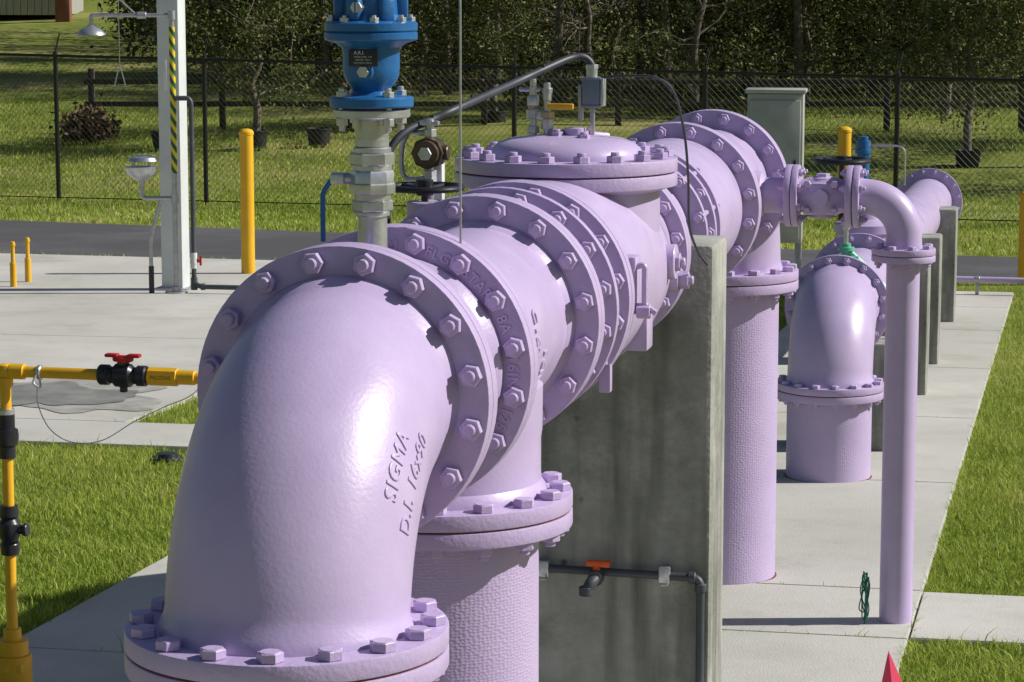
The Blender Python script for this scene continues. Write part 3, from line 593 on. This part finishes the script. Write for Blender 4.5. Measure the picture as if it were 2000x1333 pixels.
# ------------------------------------------------------------ fence
fa=Vector((-11.2,38.65,0)); fb=Vector((9.8,30.35,0))
fx=[-11.2,-8.9,-6.53,-4.3,-2.1,.03,2.5,4.85,7.3,9.8]
def fpt(x):
    k=(x-fa.x)/(fb.x-fa.x); y=fa.y+(fb.y-fa.y)*k; return Vector((x,y,gz(x,min(y,38))))
def fh(x): return 2.08-.0225*(x+6.5)
fe=thing('chain_link_fence','tall black chain-link security fence with barbed wire','fence',(0,0,0))
for x in fx:
    p=fpt(x); b=MB().cyl(.033,-.3,fh(x)+.04,14).lathe([(.036,fh(x)+.02),(.036,fh(x)+.05),(0,fh(x)+.08)],14).tube([(0,0,fh(x)+.05),(.06,.06,fh(x)+.32)],.012,6)
    P_('post',fe,b,M_FENCE,loc=p)
for x0,x1 in zip(fx,fx[1:]):
    p0,p1=fpt(x0),fpt(x1); d=(p1-p0); Ld=d.length; d.normalize()
    u0=Vector((0,0,1))
    P_('rail',fe,MB().tube([p0+u0*fh(x0),p1+u0*fh(x1)],.021,10),M_FENCE)
    P_('tension_wire',fe,MB().tube([p0+u0*.05,p1+u0*.05],.008,6),M_FENCE)
    b=MB(); H=min(fh(x0),fh(x1)); pit=.085; r=.0023; nrm=d.cross(u0)
    for sgn in (1,-1):
        s=-H
        while s<Ld+H:
            if sgn==1: lo=max(0,-s); hi=min(H,Ld-s); f=lambda k:(s+k,k)
            else: lo=max(0,s-Ld); hi=min(H,s); f=lambda k:(s-k,k)
            if hi-lo>.02:
                ns=max(1,int((hi-lo)/.17)); off=nrm*(r*1.2*sgn); i0=len(b.v)
                e=(d*sgn+u0).normalized(); w1=e.cross(nrm)
                for j in range(ns+1):
                    q=f(lo+(hi-lo)*j/ns); A=p0+d*q[0]+u0*q[1]+off
                    for k in range(3): an=2*pi*k/3; b.v.append(A+(nrm*math.cos(an)+w1*math.sin(an))*r)
                for j in range(ns):
                    i=i0+3*j
                    for k in range(3): k2=(k+1)%3; b.f.append((i+k,i+k2,i+3+k2,i+3+k))
            s+=pit
    P_('chain_link_mesh',fe,b,M_FENCE)
    b=MB()
    for q in (.33,.66,1): b.tube([p0+Vector((.06*q,.06*q,fh(x0)+.05+.27*q)),p1+Vector((.06*q,.06*q,fh(x1)+.05+.27*q))],.0035,4)
    P_('barbed_wire',fe,b,M_FENCE)
wf=thing('rail_fence','weathered brown timber post and rail fence','fence',(0,0,0))
px=[-7.55,-5.2,-2.9,-.5,1.9,4.3,6.7,9.1,11.5]
for x in px: P_('post',wf,MB().box(.11,.11,1.15,T(0,0,.5),.01),M_WOOD,loc=(x,46-.02*x,gz(x,46)))
for zz_ in (.45,.85): P_('rail',wf,MB().box(19.2,.04,.09,T(1.95,45.92,gz(0,46)+zz_),.006),M_WOOD)
# ------------------------------------------------------------ trees
def leaves(name,c,g,l0,l1,m=None):
    n=len(c); l=g.uniform(l0,l1,n)[:,None]; d=g.normal(0,1,(n,3)); d/=np.linalg.norm(d,axis=1)[:,None]; e=g.normal(0,1,(n,3)); e=np.cross(d,e); e/=np.linalg.norm(e,axis=1)[:,None]
    V=np.stack([c-d*l*.5,c+e*l*.24,c+d*l*.5,c-e*l*.24],1).reshape(-1,3)
    return quadmesh(name,V,m or M_LEAF,np.clip(g.normal(.45,.25,n),0,1),4)
def tree_meshes(seed,H,nl,dens=1.0,low=.12,sp=1.7,tw=5,sig=.16):
    R=random.Random(seed); g=np.random.default_rng(seed); b=MB(); tips=[]
    tr=[Vector((0,0,-.1))]
    for i in range(1,9): tr.append(Vector((R.gauss(0,.05)*i*.6,R.gauss(0,.05)*i*.6,H*.85*i/8)))
    b.tube(crom(tr,3),[max(.015,(.05+.007*H)*(1-.85*i/(8*3))) for i in range(8*3+1)],10)
    for k in range(nl):
        zf=low+(.95-low)*((k+R.random())/nl); base=tr[min(7,int(zf*8))].lerp(tr[min(8,int(zf*8)+1)],.5); A=R.uniform(0,2*pi); L=sp*(1.15-.75*zf)*R.uniform(.7,1.15); up=R.uniform(.0,.7)
        q=[base]
        for j in range(1,5): q.append(base+Vector((math.cos(A+R.gauss(0,.15))*L*j/4,math.sin(A+R.gauss(0,.15))*L*j/4,up*L*(j/4)**.8+R.gauss(0,.05))))
        b.tube(q,[.026,.02,.014,.009,.004],6); tips+=q[1:]
        for j in range(tw):
            s=q[R.randint(1,4)]; e=s+Vector((R.gauss(0,.4),R.gauss(0,.4),R.gauss(.05,.35))); b.tube([s,(s+e)/2+Vector((R.gauss(0,.05),0,R.gauss(0,.05))),e],[.010,.007,.004],4); tips+=[e,(s+e)/2]
    tm=b.mesh('trunk',M_BARK)
    tp_=np.array([tuple(t) for t in tips]); wt=g.uniform(.0,1,len(tp_))**3; wt/=wt.sum(); n=int(6000*dens)
    c=tp_[g.choice(len(tp_),n,p=wt)]+g.normal(0,sig,(n,3)); c[:,2]=np.maximum(c[:,2],.2)
    return tm,leaves('crown',c,g,.05,.115)
var=[tree_meshes(11,4.6,24,1.9,low=.17,sp=2.0,sig=.2),tree_meshes(12,5.2,24,1.4,low=.12,sp=1.9),tree_meshes(13,4.6,22,.6,tw=9),tree_meshes(14,4.8,26,1.8,low=.2,sp=1.9,sig=.2),tree_meshes(15,5.0,24,.2,low=.08,tw=14,sp=1.4),tree_meshes(16,7.5,18,1.2,low=.38,sp=2.2,sig=.25)]
pot=MB().lathe([(0,0),(.17,0),(.21,.28),(.225,.285),(.225,.31),(.20,.31),(.19,.27),(0,.27)],24).mesh('plant_pot',M_POT)
def tree(x,y,v,s,lab,zoff=0):
    t=thing('tree',lab,'tree',(x,y,gz(x,y)+zoff),random.uniform(0,6.28),group='trees beyond the fence'); t.scale=(s,s,s*random.uniform(.92,1.1))
    part('trunk',t,var[v][0]); part('crown',t,var[v][1])
near=[(-4.35,43.5,0,.9),(-2.6,45.6,1,.8),(-.3,46.4,3,.85),(7.3,41.0,3,.85),(3.4,47.5,1,.9)]
for i,(x,y,v,s) in enumerate(near):
    tree(x,y,v,s,'young leafy tree standing in a black nursery pot',.24)
    solo('plant_pot',pot,'black plastic nursery pot holding a young tree','plant pot',(x,y,gz(x,y)-.02),group='black nursery pots')
for x,y in ((-5.9,43.4),(-3.3,43.8)):
    solo('plant_pot',pot,'empty black plastic nursery pot on the grass','plant pot',(x,y,gz(x,y)-.02),group='black nursery pots')
# taller trees at the lawn edge; those out of view are added for shadows
for x,y,v,s in ((10.0,41.0,5,1.0),(10.8,44.5,0,1.3),(11.6,38.6,5,1.0),(.9,50.3,5,1.0),(3.0,49.2,5,.95),(5.6,50.2,5,1.05),(8.2,48.6,5,1.0),(-3.9,54.5,5,1.0),(-1.3,52.5,5,1.0),(-6.4,56.0,5,1.0)):
    tree(x,y,v,s,'taller woodland tree with a bare trunk and high crown')
for i in range(50):
    x=-7.8+i*.47+random.uniform(-.6,.6); y=random.choice([51,53,54,56,58,61])+random.uniform(-1.2,1.2)
    if x<-2 and y<54: y+=5
    tree(x,y,random.choice([0,1,1,2,2,4,4,4,3]),random.uniform(.8,1.15),'woodland tree with low twiggy branches and sparse olive leaves')
g=np.random.default_rng(77)
cc=[]
for i in range(600):
    y=g.uniform(60,76); x=g.uniform(-9.0-.12*(y-60),20); zt=gz(x,y)+g.uniform(.1,4.5)
    n=g.integers(60,180); cc.append(np.array([x,y,zt])+g.normal(0,1,(n,3))*np.array([.55,.7,.45]))
o=bpy.data.objects.new('far_woods',leaves('far_woods',np.concatenate(cc),g,.12,.26,M_FAR)); o['kind']='stuff'; COL.objects.link(o)
cc=[]
for i in range(300):
    y=g.uniform(48.5,60); x=g.uniform(-6 if y>54 else .0,15); n=g.integers(30,170); cc.append(np.array([x,y,gz(x,y)+g.uniform(.05,.7)])+g.normal(0,1,(n,3))*np.array([.35,.35,.25]))
o=bpy.data.objects.new('undergrowth',leaves('undergrowth',np.concatenate(cc),g,.06,.13)); o['kind']='stuff'; COL.objects.link(o)
c=g.normal(0,1,(2500,3))*np.array([.2,.2,.15])+np.array([0,0,.2]); c[:,2]=np.abs(c[:,2])
solo('brush_heap',leaves('brush_heap',c,g,.06,.16,M_DRY),'small heap of dry brown fronds on the grass','brush heap',(-7.35,44.6,gz(0,44.6)))
sh=thing('shed','grey plank-sided shed at the top of the grass slope','shed',(-17.2,83,gz(0,83)))
b=MB().box(6.2,3.9,2.98,T(0,0,1.49),.01)
for i in range(28): b.box(.205,.06,2.96,T(-3+i*.222,-1.96,1.49),.008)
P_('wall',sh,b,M_PLANK)
b=MB(); b.add([(-3.4,-2.4,2.9),(3.4,-2.4,2.9),(3.4,0,4.2),(-3.4,0,4.2),(3.4,2.4,2.9),(-3.4,2.4,2.9)],[(0,1,2,3),(3,2,4,5),(0,5,4,1),(0,3,5),(1,4,2)]); P_('roof',sh,b,M_ROOF)
P_('door',sh,MB().box(.9,.05,2.0,T(-1.2,-2.03,1.0),.01),M_PLANK)
solo('brick_pillar',MB().box(.45,.45,1.5,T(0,0,.75),.01).box(.55,.55,.1,T(0,0,1.54),.01).mesh('brick_pillar',M_BRICK),'square brick gate pillar beside the shed','pillar',(-13.9,80,gz(0,80)))
# ------------------------------------------------------------ yard furniture
def bollard(x,y,h,lab,r=.066):
    g0=gz(x,y)+.02; solo('bollard',MB().lathe([(0,-.05),(r,-.05),(r,h-.06),(r+.006,h-.055),(r+.006,h-.03),(r*.85,h-.01),(r*.4,h),(0,h)],28).mesh('bollard',M_YEL),lab,'bollard',(x,y,g0),group='yellow bollards')
bollard(-2.54,24.5,1.40,'tall yellow steel bollard on the concrete pad')
bollard(3.27,25.2,1.40,'tall yellow steel bollard by the road')
bollard(4.76,23.6,.85,'yellow steel bollard beside the walkway')
for x,y in ((-4.53,23.1),(-4.49,23.6)):
    solo('marker_post',MB().cyl(.019,-.05,.38,16).lathe([(.0,.37),(.024,.37),(.026,.385),(.02,.41),(0,.415)],16).cyl(.03,-.05,.22,16).mesh('marker_post',M_YEL),'short slim yellow pipe post on the concrete pad','post',(x,y,gz(x,y)+.03),group='short yellow posts')
sx,sy=-2.97,22.5; sg=gz(sx,sy)+.03
cl_=thing('canopy_column','pale grey square steel column on the concrete pad','column',(-3.02,22.85,gz(0,22.85)+.03),ROT)
P_('shaft',cl_,MB().box(.20,.20,4.2,T(0,0,2.1),.01),M_COLUMN); P_('base_plate',cl_,MB().box(.32,.32,.02,T(0,0,.012),.003),M_GALV)
ss=thing('safety_shower','galvanised emergency shower and eyewash station','safety shower',(sx,sy,sg))
H=2.44
b=MB().cyl(.10,0,.015,24).cyl(.04,.01,.06,16).cyl(.024,0,H,16).lathe([(0,.80),(.035,.80),(.035,.88),(0,.88)],14).cyl(.034,H-.04,H+.04,12)
b.tube([(0,0,H),(-.67,0,H)],.018,12).tube(fillet([(-.66,0,H),(-.70,0,H),(-.70,0,H-.08)],.02),.018,10).tube([(-.30,0,H+.0),(-.44,0,H+.13),(-.46,0,H+.13)],.007,6).cyl(.03,-.04,.04,10,T(-.26,0,H)@RXm['X'])
b.tube(fillet([(0,0,.84),(-.27,0,.84),(-.29,0,.86),(-.29,0,1.01)],.05),.020,12)
P_('stand_pipe',ss,b,M_GALV)
P_('shower_head',ss,MB().lathe([(0,0),(.13,0),(.125,.015),(.09,.05),(.05,.07),(.025,.09),(0,.09)],32,T(-.70,0,H-.17)),M_STEEL)
b=MB().tube([(-.46,0,H+.13),(-.46,0,H-.42)],.004,6).tube([(-.46,0,H-.42),(-.51,0,H-.62),(-.41,0,H-.62),(-.46,0,H-.42)],.006,6); P_('pull_handle',ss,b,M_STEEL)
P_('eyewash_bowl',ss,MB().lathe([(0,1.0),(.05,1.0),(.12,1.05),(.145,1.10),(.145,1.12),(.10,1.12),(0,1.09)],32,T(-.29,0,0)).cyl(.015,1.08,1.18,10,T(-.36,0,0)).cyl(.015,1.08,1.18,10,T(-.22,0,0)),M_STEEL)
P_('eyewash_cover',ss,MB().lathe([(0,1.17),(.14,1.17),(.12,1.2),(.05,1.22),(0,1.22)],32,T(-.27,0,0)),M_STEEL)
P_('waste_pipe',ss,MB().tube(crom([(-.12,0,.84),(-.16,0,.7),(-.21,0,.5),(-.22,0,.35),(-.22,0,.2)]),.018,10),M_GALV)
P_('waste_boot',ss,MB().cyl(.024,.0,.24,12,T(-.22,0,0)),M_BLK)
mt=bpy.data.materials.new('striped_tape'); mt.use_nodes=True; nt=mt.node_tree; L=nt.links
tc=nd(nt,'ShaderNodeTexCoord'); sx_=nd(nt,'ShaderNodeSeparateXYZ'); L.new(tc.outputs['Object'],sx_.inputs[0])
m1=nd(nt,'ShaderNodeMath',operation='MULTIPLY'); L.new(sx_.outputs['X'],m1.inputs[0]); m1.inputs[1].default_value=1.6
m2=nd(nt,'ShaderNodeMath',operation='ADD'); L.new(m1.outputs[0],m2.inputs[0]); L.new(sx_.outputs['Z'],m2.inputs[1])
m3=nd(nt,'ShaderNodeMath',operation='MULTIPLY'); L.new(m2.outputs[0],m3.inputs[0]); m3.inputs[1].default_value=9
m4=nd(nt,'ShaderNodeMath',operation='FRACT'); L.new(m3.outputs[0],m4.inputs[0])
m5=nd(nt,'ShaderNodeMath',operation='GREATER_THAN'); L.new(m4.outputs[0],m5.inputs[0]); m5.inputs[1].default_value=.5
mx=nd(nt,'ShaderNodeMix',data_type='RGBA'); L.new(m5.outputs[0],mx.inputs[0]); mx.inputs[6].default_value=(.75,.55,.02,1); mx.inputs[7].default_value=(.01,.10,.04,1)
L.new(mx.outputs[2],nt.nodes['Principled BSDF'].inputs['Base Color'])
P_('striped_tape',ss,MB().cyl(.0262,1.06,2.34,16,c=.0002),mt)
P_('sign_plate',ss,MB().box(.035,.006,.30,T(-.06,-.02,1.93),.002),M_WHITEP)
gp=thing('supply_pipe','dark grey plastic water supply pipe behind the shower','plastic pipe',(sx+.16,sy-.02,sg))
P_('pipe',gp,MB().tube(fillet([(-.14,0,1.72),(-.02,0,1.72),(0,0,1.68),(0,0,.10),(.05,-.02,.06),(.5,-.1,.06)],.05),.022,12).cyl(.030,-.01,.10,12,T(0,0,.04)).cyl(.030,.04,.08,12,T(.02,-.02,.06)@RXm['X']),M_GREY)
P_('valve',gp,MB().cyl(.030,.22,.36,12).cyl(.034,.26,.29,12),M_WHITEP)
P_('valve_handle',gp,MB().cyl(.018,.02,.05,12,T(0,0,.29)@RXm['X']).box(.02,.02,.09,T(.06,0,.29),.006),M_RED)
cx,cy=2.10,20.4; cg=gz(cx,cy)
cb=thing('electrical_cabinet','grey metal electrical cabinet on a steel post frame','electrical cabinet',(cx,cy,cg),ROT+rad(4))
CH=.65
P_('cabinet_body',cb,MB().box(.44,.30,1.18,T(0,0,CH+.59),.008),M_CAB)
P_('door',cb,MB().box(.40,.02,1.10,T(0,-.161,CH+.58),.006),M_CAB)
P_('handle',cb,MB().box(.02,.02,.12,T(.16,-.18,CH+.6),.004),M_BLK)
P_('drip_hood',cb,MB().box(.48,.36,.03,T(0,-.01,CH+1.2),.006),M_CAB)
for x in (-.17,.19): P_('leg',cb,MB().box(.05,.05,CH+.05,T(x,.05,CH/2),.004),M_GALV)
gpz=gz(4,22.3)+.16
w=thing('low_pipe','thin lilac pipe running low above the grass','pipe',(3.9,22.4,gpz),ROT)
P_('pipe_wall',w,MB().tube([(0,0,0),(3,0,0)],.027,14),M_PAINT)
P_('support_clamp',w,MB().cyl(.034,.18,.215,14,RXm['X']).box(.03,.05,.22,T(.197,0,-.10),.003),M_GALV)
R=random.Random(3); pts=[]
for k in range(26):
    a=k*2.4; pts.append((.02*math.sin(a*1.3)+.012*math.sin(k),.015*math.cos(a),.10+.085*math.sin(a*.5+.3)+.005*k*.2))
w=P(5.12,.765)
solo('green_twine',MB().tube(crom(pts,5),.0025,5).tube([(0,0,.0),(.005,0,.2)],.004,6).mesh('green_twine',M_TWINE),'tangled bundle of green twine at the standpipe base','twine',(w.x-.125,w.y-.06,gz(w.x,w.y)+.03))
fx_,fy_=1.245,8.2; fg=gz(fx_,fy_)
fl=thing('marker_flag','bright pink folded marker flag on a wire','marker flag',(fx_,fy_,fg))
P_('wire',fl,MB().tube([(-.005,.0,-.05),(-.005,0,.205)],.002,6),M_GALV)
b=MB(); b.add([(-.005,0,.21),(-.035,-.01,.06),(.0,.02,.05),(.055,0,.075),(.01,-.03,.055)],[(0,1,4),(0,4,3),(0,3,2),(0,2,1),(1,2,3,4)]); P_('flag',fl,b,M_PINK)
solo('valve_cover',MB().lathe([(0,-.05),(.09,-.05),(.09,.02),(.08,.03),(.06,.03),(.055,.05),(0,.055)],24).mesh('valve_cover',M_BLK),'round black plastic valve box cover in the grass','valve cover',(-1.83,13.35,gz(0,13.35)))
# ------------------------------------------------------------ light & camera
EL=36; AZ=rad(88)
sd=Vector((math.sin(AZ)*math.cos(rad(EL)),math.cos(AZ)*math.cos(rad(EL)),math.sin(rad(EL))))
sun=bpy.data.lights.new('sun','SUN'); sun.energy=5.0; sun.angle=rad(.5); sun.color=(1,.965,.90)
so=bpy.data.objects.new('sun',sun); so.rotation_euler=sd.to_track_quat('Z','Y').to_euler(); COL.objects.link(so)
wd=bpy.data.worlds.new('World'); sc.world=wd; wd.use_nodes=True; nt=wd.node_tree
sk=nt.nodes.new('ShaderNodeTexSky'); sk.sky_type='NISHITA'; sk.sun_disc=False; sk.sun_elevation=rad(EL); sk.sun_rotation=AZ
nt.links.new(sk.outputs[0],nt.nodes['Background'].inputs[0]); nt.nodes['Background'].inputs[1].default_value=.055
cam=bpy.data.cameras.new('camera'); cam.lens=90; cam.sensor_width=36; cam.clip_end=1500; cam.clip_start=.1
co=bpy.data.objects.new('camera',cam); co.location=(0,0,2.18); co.rotation_euler=(rad(90-8.22),0,0); COL.objects.link(co); sc.camera=co
sc.view_settings.view_transform='Standard'; sc.view_settings.look='None'; sc.view_settings.exposure=0
